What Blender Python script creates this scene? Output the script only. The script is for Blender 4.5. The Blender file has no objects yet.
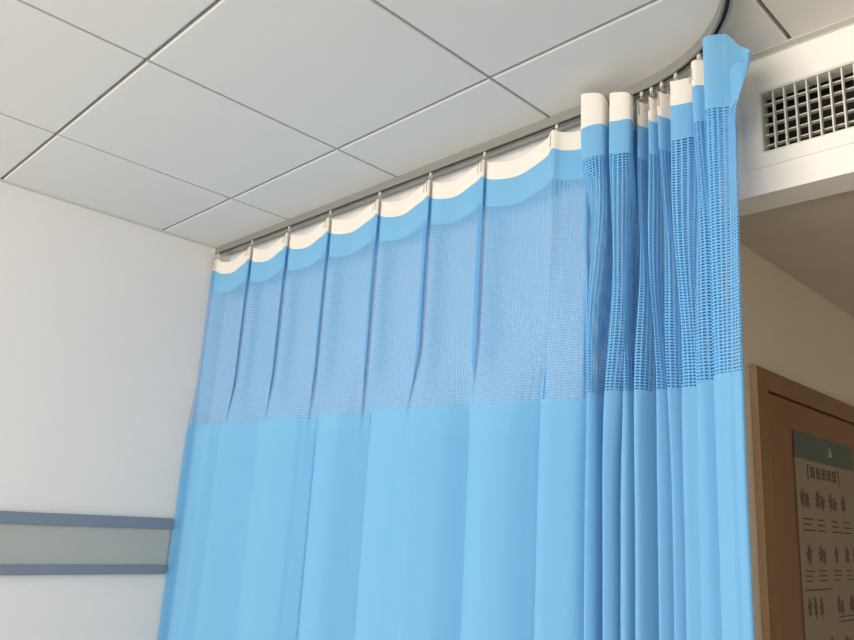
import bpy, bmesh, math, random
from mathutils import Vector, Matrix
random.seed(7)
C = bpy.context.scene
col = C.collection
HC = 1.63                      # eye height; all heights below are given relative to it and shifted
CEIL = 1.05                    # ceiling above the eye
FLOOR = -HC

# ------------------------------------------------------------------ materials
def srgb(r, g, b):
    f = lambda c: (c/255/12.92) if c/255 <= .04045 else ((c/255+.055)/1.055)**2.4
    return (f(r), f(g), f(b), 1)

def mat(name, colr, rough=.6, metal=0, bump=0, bscale=60, var=0, vscale=4, spec=.4):
    m = bpy.data.materials.new(name); m.use_nodes = True
    nt = m.node_tree; b = nt.nodes['Principled BSDF']
    b.inputs['Base Color'].default_value = colr
    b.inputs['Roughness'].default_value = rough
    b.inputs['Metallic'].default_value = metal
    b.inputs['Specular IOR Level'].default_value = spec
    tc = nt.nodes.new('ShaderNodeTexCoord')
    if var:
        n = nt.nodes.new('ShaderNodeTexNoise'); n.inputs['Scale'].default_value = vscale
        n.inputs['Detail'].default_value = 4
        nt.links.new(tc.outputs['Object'], n.inputs['Vector'])
        mx = nt.nodes.new('ShaderNodeMix'); mx.data_type = 'RGBA'
        mx.inputs[6].default_value = tuple(c*(1-var) for c in colr[:3])+(1,)
        mx.inputs[7].default_value = tuple(min(1, c*(1+var)) for c in colr[:3])+(1,)
        nt.links.new(n.outputs['Fac'], mx.inputs[0]); nt.links.new(mx.outputs[2], b.inputs['Base Color'])
    if bump:
        n = nt.nodes.new('ShaderNodeTexNoise'); n.inputs['Scale'].default_value = bscale
        nt.links.new(tc.outputs['Object'], n.inputs['Vector'])
        bp = nt.nodes.new('ShaderNodeBump'); bp.inputs['Strength'].default_value = bump
        bp.inputs['Distance'].default_value = .002
        nt.links.new(n.outputs['Fac'], bp.inputs['Height']); nt.links.new(bp.outputs[0], b.inputs['Normal'])
    return m

def wood(name, c1, c2, rough=.45):
    m = mat(name, c1, rough)
    nt = m.node_tree; b = nt.nodes['Principled BSDF']
    tc = nt.nodes.new('ShaderNodeTexCoord'); mp = nt.nodes.new('ShaderNodeMapping')
    mp.inputs['Scale'].default_value = (14, 14, .9)
    n = nt.nodes.new('ShaderNodeTexNoise'); n.inputs['Scale'].default_value = 3; n.inputs['Detail'].default_value = 6
    mx = nt.nodes.new('ShaderNodeMix'); mx.data_type = 'RGBA'
    mx.inputs[6].default_value = c1; mx.inputs[7].default_value = c2
    nt.links.new(tc.outputs['Object'], mp.inputs[0]); nt.links.new(mp.outputs[0], n.inputs['Vector'])
    nt.links.new(n.outputs['Fac'], mx.inputs[0]); nt.links.new(mx.outputs[2], b.inputs['Base Color'])
    return m

def cloth(name, colr, transl=.3, tcol=None, net=False):
    m = bpy.data.materials.new(name); m.use_nodes = True
    nt = m.node_tree; nt.nodes.clear()
    out = nt.nodes.new('ShaderNodeOutputMaterial')
    d = nt.nodes.new('ShaderNodeBsdfDiffuse'); d.inputs['Color'].default_value = colr; d.inputs['Roughness'].default_value = .5
    t = nt.nodes.new('ShaderNodeBsdfTranslucent'); t.inputs['Color'].default_value = tcol or colr
    mx = nt.nodes.new('ShaderNodeMixShader'); mx.inputs[0].default_value = transl
    nt.links.new(d.outputs[0], mx.inputs[1]); nt.links.new(t.outputs[0], mx.inputs[2])
    uv = nt.nodes.new('ShaderNodeUVMap'); uv.uv_map = 'UVMap'
    # fine vertical rib of the knitted polyester
    w = nt.nodes.new('ShaderNodeTexNoise'); w.inputs['Scale'].default_value = 1; w.inputs['Detail'].default_value = 3
    mp = nt.nodes.new('ShaderNodeMapping'); mp.inputs['Scale'].default_value = (160, 5, 1)
    bp = nt.nodes.new('ShaderNodeBump'); bp.inputs['Strength'].default_value = .22; bp.inputs['Distance'].default_value = .0025
    nt.links.new(uv.outputs[0], mp.inputs[0]); nt.links.new(mp.outputs[0], w.inputs['Vector'])
    nt.links.new(w.outputs['Fac'], bp.inputs['Height'])
    nt.links.new(bp.outputs[0], d.inputs['Normal']); nt.links.new(bp.outputs[0], t.inputs['Normal'])
    last = mx
    if net:
        sep = nt.nodes.new('ShaderNodeSeparateXYZ'); nt.links.new(uv.outputs[0], sep.inputs[0])
        def M(op, a, b=None):
            n = nt.nodes.new('ShaderNodeMath'); n.operation = op
            for i, x in enumerate((a, b)):
                if x is None: continue
                if isinstance(x, (int, float)): n.inputs[i].default_value = x
                else: nt.links.new(x, n.inputs[i])
            return n.outputs[0]
        def hole(comp, pitch, frac):
            f = M('FRACT', M('DIVIDE', comp, pitch))
            return M('LESS_THAN', M('ABSOLUTE', M('SUBTRACT', f, .5)), frac/2)
        h = M('MULTIPLY', hole(sep.outputs[0], .0098, .68), hole(sep.outputs[1], .0067, .55))
        tr = nt.nodes.new('ShaderNodeBsdfTransparent')
        m2 = nt.nodes.new('ShaderNodeMixShader')
        nt.links.new(h, m2.inputs[0]); nt.links.new(mx.outputs[0], m2.inputs[1]); nt.links.new(tr.outputs[0], m2.inputs[2])
        last = m2
    nt.links.new(last.outputs[0], out.inputs[0])
    return m

WALL   = mat('wall_paint', srgb(235, 231, 228), .75, bump=.15, bscale=90, var=.012, vscale=2)
CREAM  = mat('corridor_paint', srgb(220, 210, 191), .75, bump=.15, bscale=90, var=.02, vscale=3)
SOFFIT = mat('soffit_paint', srgb(246, 241, 232), .7, bump=.1, bscale=80, var=.012, vscale=3)
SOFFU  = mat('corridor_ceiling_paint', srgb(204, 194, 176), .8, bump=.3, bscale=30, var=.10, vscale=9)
TILE   = mat('ceiling_tile_metal', srgb(226, 223, 219), .6, bump=.08, bscale=40, var=.012, vscale=3)
GAP    = mat('ceiling_void', srgb(24, 24, 23), .9)
ALU    = mat('aluminium_track', srgb(142, 142, 136), .45, metal=.2)
TRIM   = mat('angle_trim_paint', srgb(205, 203, 195), .55)
DARK   = mat('duct_dark', srgb(38, 32, 26), .9)
VENT   = mat('vent_paint', srgb(222, 220, 210), .5)
BLUEG  = mat('blue_grey_plastic', srgb(128, 137, 152), .5)
PANELG = mat('grey_laminate', srgb(178, 180, 174), .55, var=.015, vscale=5)
STEEL  = mat('hook_steel', srgb(170, 168, 160), .35, metal=.7)
PLAST  = mat('glider_plastic', srgb(215, 212, 205), .5)
WOODD  = wood('door_wood', srgb(134, 92, 52), srgb(116, 76, 40))
WOODF  = wood('frame_wood', srgb(138, 100, 60), srgb(122, 86, 50))
WOODLIT  = wood('lit_frame_wood', srgb(214, 180, 146), srgb(200, 164, 128))  # frame wood made paler, window light put into the colour
PAPER  = mat('poster_paper', srgb(142, 130, 112), .6, var=.02, vscale=12)
TEAL   = mat('poster_header_teal', srgb(58, 78, 74), .45)
INK    = mat('poster_ink', srgb(72, 56, 50), .7)
PICT   = mat('poster_picture', srgb(98, 74, 66), .7)
LOGO   = mat('poster_logo', srgb(170, 176, 168), .6)
FLOORM = mat('vinyl_floor', srgb(190, 186, 172), .4, var=.03, vscale=5)
BLUE   = cloth('curtain_blue', srgb(142, 204, 242), .34)
WHITE  = cloth('curtain_header_white', srgb(246, 241, 232), .22)
NET    = cloth('curtain_net_blue', srgb(122, 188, 236), .15, net=True)

# ------------------------------------------------------------------ helpers
def tag(o, label=None, cat=None, group=None, kind=None):
    for k, v in (('label', label), ('category', cat), ('group', group), ('kind', kind)):
        if v: o[k] = v
    return o
def obj(name, bm, m, parent=None, smooth=False):
    me = bpy.data.meshes.new(name)
    bm.normal_update(); bm.to_mesh(me); bm.free()
    for mm in (m if isinstance(m, (list, tuple)) else [m]): me.materials.append(mm)
    if smooth:
        for p in me.polygons: p.use_smooth = True
    o = bpy.data.objects.new(name, me); col.objects.link(o)
    if parent: o.parent = parent
    else: o.location = (0, 0, HC)
    return o
def empty(name, loc=(0, 0, 0)):
    o = bpy.data.objects.new(name, None); col.objects.link(o)
    o.location = (loc[0], loc[1], loc[2]+HC); o.empty_display_size = .1
    return o
def box(bm, x0, y0, z0, x1, y1, z1, bev=0):
    r = bmesh.ops.create_cube(bm, size=1)
    vs = r['verts']
    for v in vs:
        v.co = Vector(((x0+x1)/2+v.co.x*(x1-x0), (y0+y1)/2+v.co.y*(y1-y0), (z0+z1)/2+v.co.z*(z1-z0)))
    if bev:
        es = list({e for v in vs for e in v.link_edges})
        bmesh.ops.bevel(bm, geom=es, offset=bev, segments=2, affect='EDGES', profile=.5)
    return bm
def B(*a, bev=0):
    return box(bmesh.new(), *a, bev=bev)
def tube(bm, pts, r, seg=8):
    pts = [Vector(p) for p in pts]; rings = []
    for i, p in enumerate(pts):
        t = (pts[min(i+1, len(pts)-1)]-pts[max(i-1, 0)]).normalized()
        a = t.orthogonal().normalized() if i == 0 else (a - t*a.dot(t)).normalized()
        b = t.cross(a)
        rings.append([bm.verts.new(p+a*r*math.cos(k*2*math.pi/seg)+b*r*math.sin(k*2*math.pi/seg)) for k in range(seg)])
    for A_, B_ in zip(rings, rings[1:]):
        for k in range(seg): bm.faces.new((A_[k], A_[(k+1) % seg], B_[(k+1) % seg], B_[k]))
    bm.faces.new(rings[0][::-1]); bm.faces.new(rings[-1])
    return bm

# ------------------------------------------------------------------ room
XW, XS = -2.7, 1.57            # window wall, face of soffit / bathroom wall
YH, YD, YF = 2.84, .768, -2.4  # head wall, corridor wall with the door, opposite wall
SZ = .717                      # underside of the soffit
XE = 4.2
def S(name, bm, m, parent=None):
    o = obj(name, bm, m, parent)
    if not parent: o['kind'] = 'structure'
    return o
S('wall_back', B(XW-.1, YH, FLOOR, XS+.1, YH+.1, CEIL+.1), WALL)
S('wall_front', B(XW-.1, YF-.1, FLOOR, XE+.1, YF, CEIL+.1), WALL)
S('wall_right', B(XS, YD+.1, FLOOR, XS+.1, YH, CEIL+.1), WALL)
S('wall_corridor', B(XS, YD, FLOOR, XE, YD+.1, SZ+.03), CREAM)
S('wall_end', B(XE, YF, FLOOR, XE+.1, YD+.1, CEIL+.1), CREAM)
S('floor', B(XW-.1, YF-.1, FLOOR-.1, XE+.1, YH+.1, FLOOR), FLOORM)
# window wall with a big opening behind the photographer
WY0, WY1, WZ0, WZ1 = -.55, 2.65, -.75, .88
bm = bmesh.new()
box(bm, XW-.15, YF, FLOOR, XW, WY0, CEIL+.1); box(bm, XW-.15, WY1, FLOOR, XW, YH, CEIL+.1)
box(bm, XW-.15, WY0, FLOOR, XW, WY1, WZ0); box(bm, XW-.15, WY0, WZ1, XW, WY1, CEIL+.1)
S('wall_left', bm, WALL)
bm = bmesh.new()
t = .05
box(bm, XW-.1, WY0, WZ0, XW-.04, WY1, WZ0+t); box(bm, XW-.1, WY0, WZ1-t, XW-.04, WY1, WZ1)
for k in range(4):
    y = WY0+(WY1-WY0-t)*k/3
    box(bm, XW-.1, y, WZ0+t, XW-.04, y+t, WZ1-t)
win = S('window_1', bm, VENT)
GL = bpy.data.materials.new('window_glass'); GL.use_nodes = True
nt = GL.node_tree; nt.nodes.clear()
o_ = nt.nodes.new('ShaderNodeOutputMaterial'); tr = nt.nodes.new('ShaderNodeBsdfTransparent')
gs = nt.nodes.new('ShaderNodeBsdfGlossy'); gs.inputs['Roughness'].default_value = .02
mx = nt.nodes.new('ShaderNodeMixShader'); mx.inputs[0].default_value = .05
nt.links.new(tr.outputs[0], mx.inputs[1]); nt.links.new(gs.outputs[0], mx.inputs[2]); nt.links.new(mx.outputs[0], o_.inputs[0])
obj('glass_pane', B(XW-.073, WY0+t, WZ0+t, XW-.067, WY1-t, WZ1-t), GL, win)

# suspended ceiling: 0.6 m clip-in metal tiles, each with pressed-down field and bevelled rim, in a dark grid
bm = bmesh.new()
GX, GY, PT = 1.2495, 1.7115, .5995
xs = [GX+PT*k for k in range(-7, 2)]; ys = [GY+PT*k for k in range(-8, 3)]
gap, bv = .0044, .004
def tilebox(x0, x1, y0, y1):
    x0, x1, y0, y1 = max(x0, XW), min(x1, XS-.012), max(y0, YF), min(y1, YH)
    if x1-x0 < .03 or y1-y0 < .03: return
    a, b = gap, gap+bv
    zt, zr, zb = CEIL+.03, CEIL+.0015, CEIL
    L = []
    for (d, z) in ((a, zt), (a, zr), (b, zb)):
        L.append([bm.verts.new((x, y, z)) for x, y in ((x0+d, y0+d), (x1-d, y0+d), (x1-d, y1-d), (x0+d, y1-d))])
    for P, Q in zip(L, L[1:]):
        for k in range(4): bm.faces.new((P[k], Q[k], Q[(k+1) % 4], P[(k+1) % 4]))
    bm.faces.new(L[-1][::-1])
for i in range(len(xs)-1):
    for j in range(len(ys)-1): tilebox(xs[i], xs[i+1], ys[j], ys[j+1])
bmesh.ops.recalc_face_normals(bm, faces=bm.faces)
nf = len(bm.faces)
box(bm, XW-.1, YF-.1, CEIL+.03, XE+.1, YH+.1, CEIL+.1)
for k, f in enumerate(bm.faces):
    if k >= nf: f.material_index = 1
S('ceiling', bm, [TILE, GAP])
# wall angles that carry the tile edges
bm = bmesh.new(); box(bm, XS-.022, YF, CEIL-.003, XS, YH, CEIL+.002); box(bm, XS-.0025, YF, CEIL-.006, XS, YH, CEIL-.003)
S('trim_1', bm, TRIM)
bm = bmesh.new(); box(bm, XW, YH-.018, CEIL-.003, XS-.022, YH, CEIL+.002)
S('trim_2', bm, TRIM)
# dropped soffit over the corridor
bm = bmesh.new()
VY0, VY1, VZ0, VZ1 = -.02, .593, .810, .960
x1 = XS+.09
box(bm, XS, VY1, SZ, x1, YD+.1, CEIL+.03); box(bm, XS, YF, SZ, x1, VY0, CEIL+.03)
box(bm, XS, VY0, SZ, x1, VY1, VZ0); box(bm, XS, VY0, VZ1, x1, VY1, CEIL+.03)
S('wall_soffit', bm, SOFFIT)
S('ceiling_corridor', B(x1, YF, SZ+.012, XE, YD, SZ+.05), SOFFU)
# flush access panel around the grille: thin plate standing 3 mm proud
bm = bmesh.new()
PX, PY0, PY1, PZ0, PZ1 = XS-.004, -.06, .626, .778, 1.0
box(bm, PX, VY1, PZ0, XS, PY1, PZ1); box(bm, PX, PY0, PZ0, XS, VY0, PZ1)
box(bm, PX, VY0, PZ0, XS, VY1, VZ0); box(bm, PX, VY0, VZ1, XS, VY1, PZ1)
S('trim_3', bm, SOFFIT)

# ------------------------------------------------------------------ air vent
def DUCT():     # dark lined plenum behind the slats, open to the front
    bm = bmesh.new(); a, b = XS+.037, XS+.086
    box(bm, b, VY0, VZ0, b+.003, VY1, VZ1)
    box(bm, a, VY0, VZ0, b, VY0+.003, VZ1); box(bm, a, VY1-.003, VZ0, b, VY1, VZ1)
    box(bm, a, VY0+.003, VZ0, b, VY1-.003, VZ0+.003); box(bm, a, VY0+.003, VZ1-.003, b, VY1-.003, VZ1)
    return bm
v = empty('air_vent', (XS, (VY0+VY1)/2, VZ0))
ox, oy, oz = XS, (VY0+VY1)/2, VZ0
def L(bm):  # world -> vent-local
    for w in bm.verts: w.co -= Vector((ox, oy, oz))
    return bm
bm = bmesh.new(); f_ = .004
box(bm, XS-.002, VY0, VZ0, XS+.036, VY0+f_, VZ1); box(bm, XS-.002, VY1-f_, VZ0, XS+.036, VY1, VZ1)
box(bm, XS-.002, VY0+f_, VZ0, XS+.036, VY1-f_, VZ0+f_); box(bm, XS-.002, VY0+f_, VZ1-f_, XS+.036, VY1-f_, VZ1)
obj('frame', L(bm), VENT, v)
obj('duct_backing', L(DUCT()), DARK, v)
y = VY1-.0285
while y > VY0+.01:
    obj('vertical_slat', L(B(XS+.002, y-.0015, VZ0+f_, XS+.014, y+.0015, VZ1-f_)), VENT, v)
    y -= .0234
for k in range(1, 6):
    z = VZ0+(VZ1-VZ0)*k/6
    obj('horizontal_slat', L(B(XS+.015, VY0+f_, z-.0013, XS+.026, VY1-f_, z+.0013)), VENT, v)
tag(v, 'white metal air grille with crossed slats set in the cream soffit above the doorway', 'vent')

# ------------------------------------------------------------------ bed head rail on the back wall
r = empty('bed_head_panel', (.4, YH, -.261))
def LR(bm):
    for w in bm.verts: w.co -= Vector((.4, YH, -.261))
    return bm
RX0, RX1 = -1.6, 1.457
obj('panel', LR(B(RX0, YH-.012, -.231, RX1, YH-.0005, -.099)), PANELG, r)
obj('upper_strip', LR(B(RX0, YH-.022, -.1, RX1, YH-.0005, -.060, bev=.003)), BLUEG, r)
obj('lower_strip', LR(B(RX0, YH-.022, -.262, RX1, YH-.0005, -.229, bev=.003)), BLUEG, r)
tag(r, 'long grey panel edged with two blue-grey strips on the white wall beside the curtain', 'wall panel')

# ------------------------------------------------------------------ door in the corridor wall
DX0, DX1 = 1.874, 2.86
DZ, P = .410, .018
bm = bmesh.new()
box(bm, DX0, YD-P, FLOOR, DX0+.062, YD-.0005, DZ); box(bm, DX1-.062, YD-P, FLOOR, DX1, YD-.0005, DZ)
box(bm, DX0+.062, YD-P, DZ-.052, DX1-.062, YD-.0005, DZ)
d = S('door_1', bm, WOODF)
obj('lit_side_strip', B(DX0-.003, YD-P+.0005, FLOOR, DX0-.0002, YD-.0005, DZ), WOODLIT, d)  # added strip: daylight on the frame's side painted as paler wood
obj('door_leaf', B(DX0+.066, YD-P+.004, FLOOR+.008, DX1-.066, YD-.001, DZ-.058, bev=.001), WOODD, d)
bm = bmesh.new(); tube(bm, [(DX1-.13, YD-P, -.60), (DX1-.13, YD-P-.05, -.60), (DX1-.25, YD-P-.05, -.60)], .009)
obj('door_handle', bm, STEEL, d, True)

# hand washing notice on the door leaf
PL, PR, PT_, PB = 2.09, 2.555, .277, -.42
yp = YD-P+.003
po = empty('poster', (PL, yp, PB))
def LP(bm):
    for w in bm.verts: w.co -= Vector((PL, yp, PB))
    return bm
obj('paper', LP(B(PL, yp-.0015, PB, PR, yp, PT_-.07)), PAPER, po)
obj('header_strip', LP(B(PL, yp-.0015, PT_-.07, PR, yp, PT_)), TEAL, po)
def mark(bm, x, z, w, h):
    box(bm, PL+x, yp-.0021, PT_-z-h, PL+x+w, yp-.0014, PT_-z)
# small white emblem on the header
bm = bmesh.new(); mark(bm, .262, .018, .006, .03); mark(bm, .268, .038, .014, .008); mark(bm, .277, .024, .005, .016)
obj('emblem', LP(bm), LOGO, po)
# title: a row of dense characters inside corner brackets
bm = bmesh.new()
for bx, s in ((.085, 1), (.325, -1)):
    mark(bm, bx, .082, .005, .042); mark(bm, bx if s > 0 else bx-.012, .082, .016, .004)
for k in range(5):
    x0 = .108+k*.042
    for q in range(3): mark(bm, x0, .086+q*.012, .030, .003)
    for q in (.003, .014, .025): mark(bm, x0+q, .085+random.uniform(0, .006), .0035, .028)
obj('title_lettering', LP(bm), INK, po)
# picture rows: little hands and figures, each with its caption lines
rows = [(.145, [(.02, .07), (.13, .075), (.23, .07), (.33, .05)]), (.285, [(.04, .05), (.13, .055), (.25, .035), (.33, .05), (.40, .04)]),
        (.415, [(.03, .03), (.07, .03), (.11, .035), (.24, .06), (.34, .05)]), (.515, [(.07, .03), (.16, .085), (.28, .06), (.38, .05)]),
        (.60, [(.05, .05), (.17, .07), (.28, .05)])]
rr = random.Random(3)
def picture(x, z, w, h):     # one closed, lumpy silhouette with finger-like bumps
    bm = bmesh.new(); n = 22; cx, cz = PL+x+w/2, PT_-z-h/2; vs = []
    for k in range(n):
        a = 2*math.pi*k/n; q = rr.uniform(.75, 1.05) if k % 3 else rr.uniform(.35, .6)
        vs.append((cx+w/2*q*math.cos(a), cz+h/2*q*math.sin(a)))
    a_ = [bm.verts.new((x_, yp-.0021, z_)) for x_, z_ in vs]; b_ = [bm.verts.new((x_, yp-.0014, z_)) for x_, z_ in vs]
    ca = bm.verts.new((cx, yp-.0021, cz)); cb = bm.verts.new((cx, yp-.0014, cz))
    for k in range(n):
        j = (k+1) % n
        bm.faces.new((a_[k], a_[j], ca)); bm.faces.new((b_[j], b_[k], cb)); bm.faces.new((a_[k], b_[k], b_[j], a_[j]))
    obj('picture', LP(bm), PICT, po)
def line(x, z, w, h=.003):
    bm = bmesh.new(); mark(bm, x, z, w, h); obj('caption_line', LP(bm), INK, po)
for z, cells in rows:
    for x, w in cells:
        if w > .05: picture(x, z, w*.55, .052); picture(x+w*.45, z+.010, w*.55, .045)
        else: picture(x, z, w*.9, .055)
for z in (.222, .236, .25):
    for x in (.035, .14, .245, .34): line(x, z, rr.uniform(.05, .085), .0035)
for z in (.352, .364, .376):
    for x in (.03, .125, .235, .34): line(x, z, rr.uniform(.035, .065))
line(.02, .398, .2); line(.25, .47, .2); line(.25, .482, .12)
for z in (.585, .593): line(.05, z, .06)
tag(po, 'dim notice sheet with dark green header and rows of small pictures on the brown door', 'poster')

# ------------------------------------------------------------------ curtain track: straight run, quarter bend, run back over the bed side
TX, A0, TR = 1.5, 1.96, .373
A1 = A0+TR*math.pi/2
def path(a, n=0):
    if a < A0: return Vector((TX+n, 2.83-a))
    if a < A1:
        t = (a-A0)/TR; R = TR+n
        return Vector((TX-TR+R*math.cos(t), .87-R*math.sin(t)))
    return Vector((TX-TR-(a-A1), .87-TR-n))
prof = [(-.010, 0), (-.010, -.009), (-.0088, -.0105), (-.010, -.012), (-.010, -.026), (-.0045, -.026), (-.0045, -.0245), (-.0085, -.0245), (-.0085, -.003),
        (.0085, -.003), (.0085, -.0245), (.0045, -.0245), (.0045, -.026), (.010, -.026), (.010, 0)]
bm = bmesh.new(); rings = []
aa = [-.009+.1*k for k in range(20)]+[A0+(A1-A0)*k/40 for k in range(41)]+[A1+.3*k for k in range(1, 14)]
for a in aa:
    if path(a).x < XW+.02: break
    rings.append([bm.verts.new((*path(a, n), CEIL-.0005+z)) for n, z in prof])
for P_, Q_ in zip(rings, rings[1:]):
    for k in range(len(prof)): bm.faces.new((P_[k], P_[(k+1) % len(prof)], Q_[(k+1) % len(prof)], Q_[k]))
bm.faces.new(rings[0][::-1]); bm.faces.new(rings[-1])
bmesh.ops.recalc_face_normals(bm, faces=bm.faces)
tr_o = empty('curtain_track', (TX, 2.83, CEIL))
for w in bm.verts: w.co -= Vector((TX, 2.83, CEIL))
obj('rail', bm, ALU, tr_o)
bm = bmesh.new(); box(bm, -.013, .002, -.028, .013, .0085, -.0005)
obj('end_cap', bm, PLAST, tr_o)
tag(tr_o, 'bent aluminium curtain rail fixed under the tiled ceiling', 'curtain rail')

# ------------------------------------------------------------------ curtain cross-section (distance along rail, offset from rail)
hooks = [.012, .27, .523, .773, 1.034, 1.269, 1.488, 1.739, 1.960, 1.988, 2.016, 2.046, 2.090, 2.172]
K = []   # (a_top, n_top, a_bottom, n_bottom, flag)
def k_(at, nt_, ab, nb, fl=0): K.append((at, nt_, ab, nb, fl))
# end fold by the wall: a 3 cm return facing into the room
k_(.003, -.016, .003, -.034); k_(.004, -.010, .006, -.022); k_(.005, -.003, .009, -.006); k_(.010, .001, .016, .003); k_(.03, .000, .04, .002)
bot = {0: [(.10, -.010), (.17, -.030), (.23, -.016)], 1: [(.31, -.034), (.37, -.026), (.47, -.004)],
       2: [(.555, -.024), (.62, -.038), (.72, -.030)], 3: [(.81, .006), (.87, -.030), (.95, -.038)],
       4: [(1.06, .012), (1.12, -.028), (1.20, -.042)], 5: [(1.32, -.040), (1.40, -.024), (1.458, .016)],
       6: [(1.52, -.030), (1.57, -.044), (1.63, -.034)]}
for i in range(7):
    h0, h1 = hooks[i], hooks[i+1]; w = h1-h0; b3 = bot[i]
    if i:
        pb = bot[i-1][2]; q = (h0+.026-pb[0])/(b3[0][0]-pb[0])
        k_(h0+.022, .000, h0+.026, pb[1]+(b3[0][1]-pb[1])*min(1, q))
    k_(h0+w*.25, -.004, b3[0][0], b3[0][1]); k_(h0+w*.5, .004, b3[1][0], b3[1][1]); k_(h0+w*.78, -.003, b3[2][0], b3[2][1])
    if i < 6:
        nx = bot[i+1][0]
        for k, (da, nn) in enumerate(((-.024, -.004), (.005, -.010), (-.001, .002), (-.026, .009), (-.004, .009))):
            ab_ = h1-.020+.009*k; q = (ab_-b3[2][0])/(nx[0]-b3[2][0])
            k_(h1+da, nn, ab_, b3[2][1]+(nx[1]-b3[2][1])*q)
# last straight hook and the bunched stack
k_(1.716, -.008, 1.680, .000); k_(1.728, -.016, 1.710, .018); k_(1.745, -.022, 1.716, -.020); k_(1.762, -.004, 1.746, -.042); k_(1.80, .008, 1.79, -.040); k_(1.835, .004, 1.828, -.032)
k_(1.850, -.030, 1.845, -.006)
FLAP1 = len(K)
k_(1.858, -.066, 1.850, .010, 1); k_(1.880, -.077, 1.862, -.024, 1); k_(1.910, -.071, 1.876, -.048, 1); k_(1.920, -.054, 1.890, -.030, 1)
k_(1.908, -.010, 1.893, .012)
FLAP2 = len(K)-.5
k_(1.922, -.030, 1.905, .002)
k_(1.938, -.062, 1.912, -.034, 1); k_(1.960, -.070, 1.922, -.048, 1); k_(1.990, -.064, 1.936, -.030, 1); k_(1.992, -.044, 1.940, .012, 1)
k_(1.952, .010, 1.945, .018)
for (ta, ba, gb, tn, bn) in ((1.962, 1.960, 1.980, -.018, -.052), (1.990, 1.998, 2.022, -.020, -.052), (2.018, 2.046, 2.066, -.018, -.036),
                     (2.048, 2.086, 2.104, -.018, -.034)):
    k_(ta-.006, tn+.012, ba-.012, bn+.014); k_(ta+.001, tn, ba, bn); k_(ta+.009, tn+.010, ba+.011, bn+.012)
    deep = gb < 2.03
    k_(ta+.012, .026, gb, .022 if deep else .004); k_(ta+.016, .030, gb+.004, .018 if deep else .000)
k_(2.080, -.002, 2.118, -.030); k_(2.092, -.020, 2.132, -.036); k_(2.112, -.020, 2.146, -.028); k_(2.134, -.002, 2.158, -.022)
k_(2.136, .022, 2.164, -.024); k_(2.142, .020, 2.172, -.034); k_(2.158, -.006, 2.184, -.036); k_(2.174, -.020, 2.200, -.028)
k_(2.188, -.016, 2.212, -.008); k_(2.192, .008, 2.220, .006); k_(2.200, .014, 2.226, -.010)
ENDF = len(K)
k_(2.226, -.018, 2.236, -.026, 2); k_(2.242, -.018, 2.254, -.026, 2); k_(2.250, -.002, 2.270, -.020, 2); k_(2.254, .016, 2.284, -.016, 2)
k_(2.262, .018, 2.290, -.008, 3); k_(2.284, .020, 2.302, .000, 3)
NFRONT = len(K)-1
# the end of the cloth doubles back behind the stack in loose folds
k_(2.272, .026, 2.294, .008, 4); k_(2.24, .022, 2.262, .006, 4); k_(2.215, .024, 2.232, .010, 4)
nb_ = 0; ab = 2.192
while ab > 1.80:
    k_(ab, (.036 if ab > 2.16 else .054, .020)[nb_ % 2], ab, (.032 if ab > 2.16 else .042, .014)[nb_ % 2], 4)
    ab -= (.006, .016)[nb_ % 2]; nb_ += 1

def cr(p0, p1, p2, p3, t):
    return tuple(.5*((2*b)+(-a+c)*t+(2*a-5*b+4*c-d_)*t*t+(-a+3*b-3*c+d_)*t**3) for a, b, c, d_ in zip(p0, p1, p2, p3))
SUB = 7
cols_ = []
for i in range(len(K)-1):
    p0, p1, p2, p3 = K[max(i-1, 0)], K[i], K[i+1], K[min(i+2, len(K)-1)]
    n = SUB if K[i][0] > 1.72 else 8
    for s in range(n):
        cols_.append(cr(p0[:4], p1[:4], p2[:4], p3[:4], s/n)+(p1[4]+(p2[4]-p1[4])*s/n, i+s/n))
cols_.append(K[-1]+(len(K)-1,))

ZB = -1.28
Z_WHITE, Z_NET, Z_SOLID = .948, .862, .297
def sag(a):
    for h0, h1 in zip(hooks, hooks[1:]):
        if h0 <= a <= h1:
            t = (a-h0)/(h1-h0); d = min(.030, (h1-h0)*.13) if h1 < 1.9 else .012
            return d*(math.sin(math.pi*t)**.75)*(1+.25*math.cos(math.pi*t))
    return .0
def sm(x): x = max(0, min(1, x)); return x*x*(3-2*x)
def smooth_flag(c, lo, hi):      # 1 inside flag range
    return sm(1-abs(c-((lo+hi)/2))/((hi-lo)/2+.6))
vrows = []      # (kind, local parameter)
levels = [('w', 5), ('b', 6), ('n', 34), ('s', 34)]
grid = []       # list of rows; every row = list of (co, vcoord)
rowkind = []
for name, n in levels:
    for j in range(n): rowkind.append((name, j/n))
rowkind.append(('s', 1.0))
def F1(c):
    return max(0, 1-abs(c[4]-1)) if c[5] < ENDF-1 else 0
def sagc(c):
    return sag(c[0])*(1-sm(2*F1(c))) if c[4] < 2 else 0
def top_z(c):
    at, fl = c[0], c[4]
    z = 1.000-sagc(c)
    f1 = F1(c)
    q0 = FLAP1 if c[5] < FLAP2 else FLAP2+.5
    z += ((.036 if c[5] < FLAP2 else .020)-.008*(c[5]-q0))*min(1, 4*f1)
    if fl > 1: z += .022*sm(fl-1)*(c[5] > ENDF-1)-(.036*sm(fl-2) if fl > 2 else 0)-.03*sm(fl-3)-.028*max(0, min(1, c[5]-(NFRONT-1)))
    return z
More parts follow.
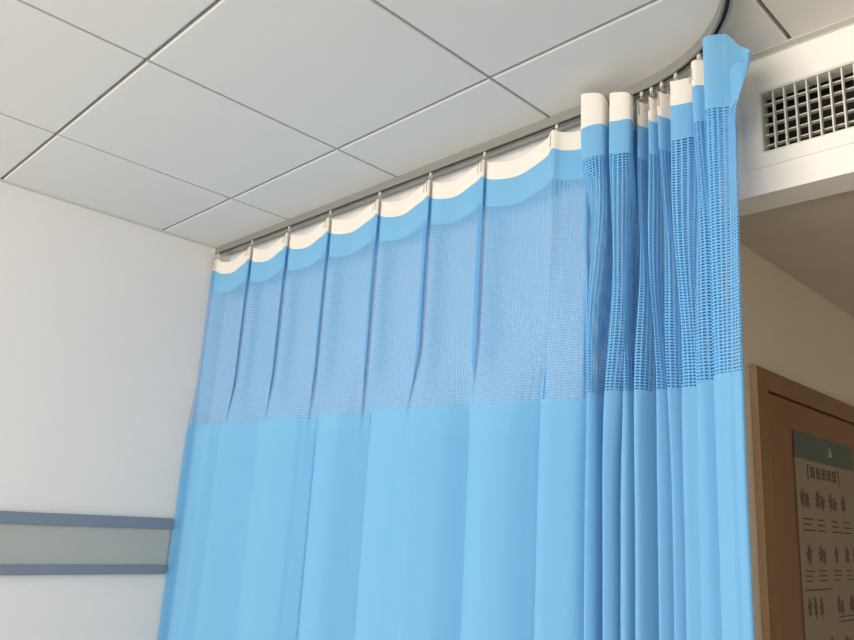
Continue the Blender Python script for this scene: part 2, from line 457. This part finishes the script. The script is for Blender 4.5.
def zof(c, kind, t):
    at = c[0]; sg = sagc(c); zt = top_z(c)
    drop = .012*sm(F1(c))
    bn = .010*sm((at-1.93)/.04); zw = Z_WHITE-sg-drop*.9-bn; zn = Z_NET-sg*.85-drop*.6-bn; zs = Z_SOLID-.010*sm((at-1.2)/.6)+.004*math.sin(at*23)
    if kind == 'w': return zt+(zw-zt)*t
    if kind == 'b': return zw+(zn-zw)*t
    if kind == 'n': return zn+(zs-zn)*t
    return zs+(ZB-zs)*t
def blend(z):     # 0 at the top edge, 1 low down
    return sm((.98-z)/.95)
def xy(c, z):
    t = blend(z)
    if c[0] < 1.78 and c[4] == 0:      # pleats under the hooks stay folded down to the net's lower edge
        w_ = sm((1.78-c[0])/.08); t = t*(1-w_)+w_*sm((.50-z)/.30)
    a = c[0]+(c[2]-c[0])*t; n = c[1]+(c[3]-c[1])*t
    # pleats drift sideways a little between heading and hem
    if c[0] > 1.85 and c[5] < ENDF: a += (1-sm((c[5]-ENDF+3)/3))* .009*math.sin(8*z+c[5]*.55)*math.exp(-((z-.55)/.3)**2)*min(1, (c[0]-1.85)/.05)
    # bottom billow keeps growing gently below eye level
    if z < 0: n *= 1+.25*min(1, -z)
    # flap and hem behave differently close to the top
    fl = c[4]
    if fl > 2: n += .036*min(1, fl-2)*max(0, 1-max(0, fl-3))*sm((z-.80)/.16)
    if fl > 0:
        f1 = F1(c)
        k = sm((z-.70)/.18)
        n = n*(1-f1)+f1*(n*k+(c[3]*.9+(-.02))*(1-k)) if f1 else n
    return path(max(a, -.0), n)
pts = []
for kind, t in rowkind:
    row = []
    for c in cols_:
        z = zof(c, kind, t); p_ = xy(c, z)
        x, y = p_.x, min(p_.y, 2.832)
        x = min(x, XS-.008)
        row.append(Vector((x, y, z)))
    pts.append(row)
# cloth coordinate along the width, measured at the middle of the net
mid = next(i for i, rk in enumerate(rowkind) if rk[0] == 'n' and rk[1] >= .5)
us = [0]
for a, b in zip(pts[mid], pts[mid][1:]): us.append(us[-1]+(b-a).length)
cur = empty('privacy_curtain', (TX, 2.0, ZB))
base = Vector((TX, 2.0, ZB))
def strip(name, r0, r1, mats, mf=None):
    bm = bmesh.new(); uvl = bm.loops.layers.uv.new('UVMap')
    V = [[bm.verts.new(p-base) for p in row] for row in pts[r0:r1+1]]
    for i in range(r1-r0):
        for j in range(len(cols_)-1):
            q = [(i, j), (i+1, j), (i+1, j+1), (i, j+1)]
            f = bm.faces.new([V[a][b] for a, b in q])
            f.smooth = True
            for lp, (a, b) in zip(f.loops, q): lp[uvl].uv = (us[b], pts[r0+a][b].z + sagc(cols_[b])*.85*sm((pts[r0+a][b].z-.297)/.57))
            if mf: f.material_index = mf(cols_[j])
    return obj(name, bm, mats, cur, True)
n0, n1, n2 = 5, 11, 45
strip('header_tape', 0, n0, [WHITE, BLUE], lambda c: 1 if c[4] > 1.35 else 0)
strip('heading_band', n0, n1, [BLUE])
strip('net_panel', n1, n2, [NET])
strip('solid_panel', n2, len(rowkind)-1, [BLUE])
tag(cur, 'light blue privacy curtain with white heading and netted upper part hanging from the ceiling rail', 'curtain')

# ------------------------------------------------------------------ gliders with their hooks
def make_glider():
    g = empty('curtain_hook')
    bm = bmesh.new()
    box(bm, -.0035, -.0035, -.006, .0035, .0035, .030, bev=.001)
    r_ = bmesh.ops.create_cone(bm, cap_ends=True, segments=14, radius1=.006, radius2=.006, depth=.007, matrix=Matrix.Translation((0, 0, .033)))
    tube(bm, [(0, 0, -.004), (-.004, 0, -.010), (-.004, 0, -.016), (0, 0, -.020), (.004, 0, -.016), (.004, 0, -.010), (0, 0, -.004)], .0016, 6)
    obj('glider', bm, PLAST, g, True)
    bm = bmesh.new()
    for s in (-1, 1):
        tube(bm, [(-.004, s*.002, -.016), (-.018, s*.0035, -.022), (-.0205, s*.005, -.040), (-.0205, s*.006, -.066)], .0011, 6)
    obj('prongs', bm, STEEL, g, True)
    return g
proto = make_glider()
ords = ['at the wall end of the rail', 'second from the wall end of the rail', 'third from the wall end of the rail', 'fourth from the wall end of the rail',
        'fifth from the wall end of the rail', 'sixth from the wall end of the rail', 'seventh from the wall end of the rail',
        'last before the two standing curtain flaps', 'first to the right of the two standing curtain flaps', 'second right of the two standing curtain flaps',
        'third right of the two standing curtain flaps', 'fourth right of the two standing curtain flaps', 'second from the curtain\'s right end, on the rail bend',
        'beside the all-blue end flap of the curtain, on the rail bend']
for i, a in enumerate(hooks):
    if i == 0: g = proto
    else:
        g = proto.copy(); col.objects.link(g)
        for ch in proto.children:
            c2 = ch.copy(); col.objects.link(c2); c2.parent = g
    # fabric height offset right at the hook
    P0 = path(a)
    th = max(0, a-A0)/TR
    g.location = (P0.x, P0.y, CEIL-.0300+HC)
    g.rotation_euler = (0, 0, -th)
    tag(g, 'small pale curtain hook, '+ords[i], 'curtain hook', 'hooks along the curtain rail')

# ------------------------------------------------------------------ light: daylight through the window, sky outside
w = bpy.data.worlds.new('sky'); C.world = w; w.use_nodes = True
bg = w.node_tree.nodes['Background']; bg.inputs[0].default_value = (1.0, .98, .95, 1); bg.inputs[1].default_value = 1.0
def area(name, loc, rot, sx, sy, power, colr):
    l = bpy.data.lights.new(name, 'AREA'); l.shape = 'RECTANGLE'; l.size = sx; l.size_y = sy; l.energy = power; l.color = colr
    o = bpy.data.objects.new(name, l); o.location = (loc[0], loc[1], loc[2]+HC); o.rotation_euler = rot; col.objects.link(o)
    return o
area('window_daylight', (XW-.30, (WY0+WY1)/2, (WZ0+WZ1)/2), (0, -math.pi/2, 0), WZ1-WZ0, WY1-WY0, 178, (1.0, .94, .87))

# ------------------------------------------------------------------ camera
f_px, yaw, pitch, roll = 765.248, .798436, .252019, .0594561
dv = Vector((math.cos(pitch)*math.cos(yaw), math.cos(pitch)*math.sin(yaw), math.sin(pitch)))
rv = Vector((math.sin(yaw), -math.cos(yaw), 0)); uv_ = rv.cross(dv)
r2 = rv*math.cos(roll)+uv_*math.sin(roll); u2 = -rv*math.sin(roll)+uv_*math.cos(roll)
cd = bpy.data.cameras.new('camera'); cam = bpy.data.objects.new('camera', cd); col.objects.link(cam)
M = Matrix((r2, u2, -dv)).transposed().to_4x4(); M.translation = Vector((0, 0, HC))
cam.matrix_world = M
cd.sensor_width = 36; cd.lens = f_px/854*36; cd.clip_start = .02
C.camera = cam
C.view_settings.view_transform = 'Standard'; C.view_settings.look = 'None'
C.view_settings.gamma = 1; C.view_settings.use_curve_mapping = False
C.view_settings.exposure = 0.10
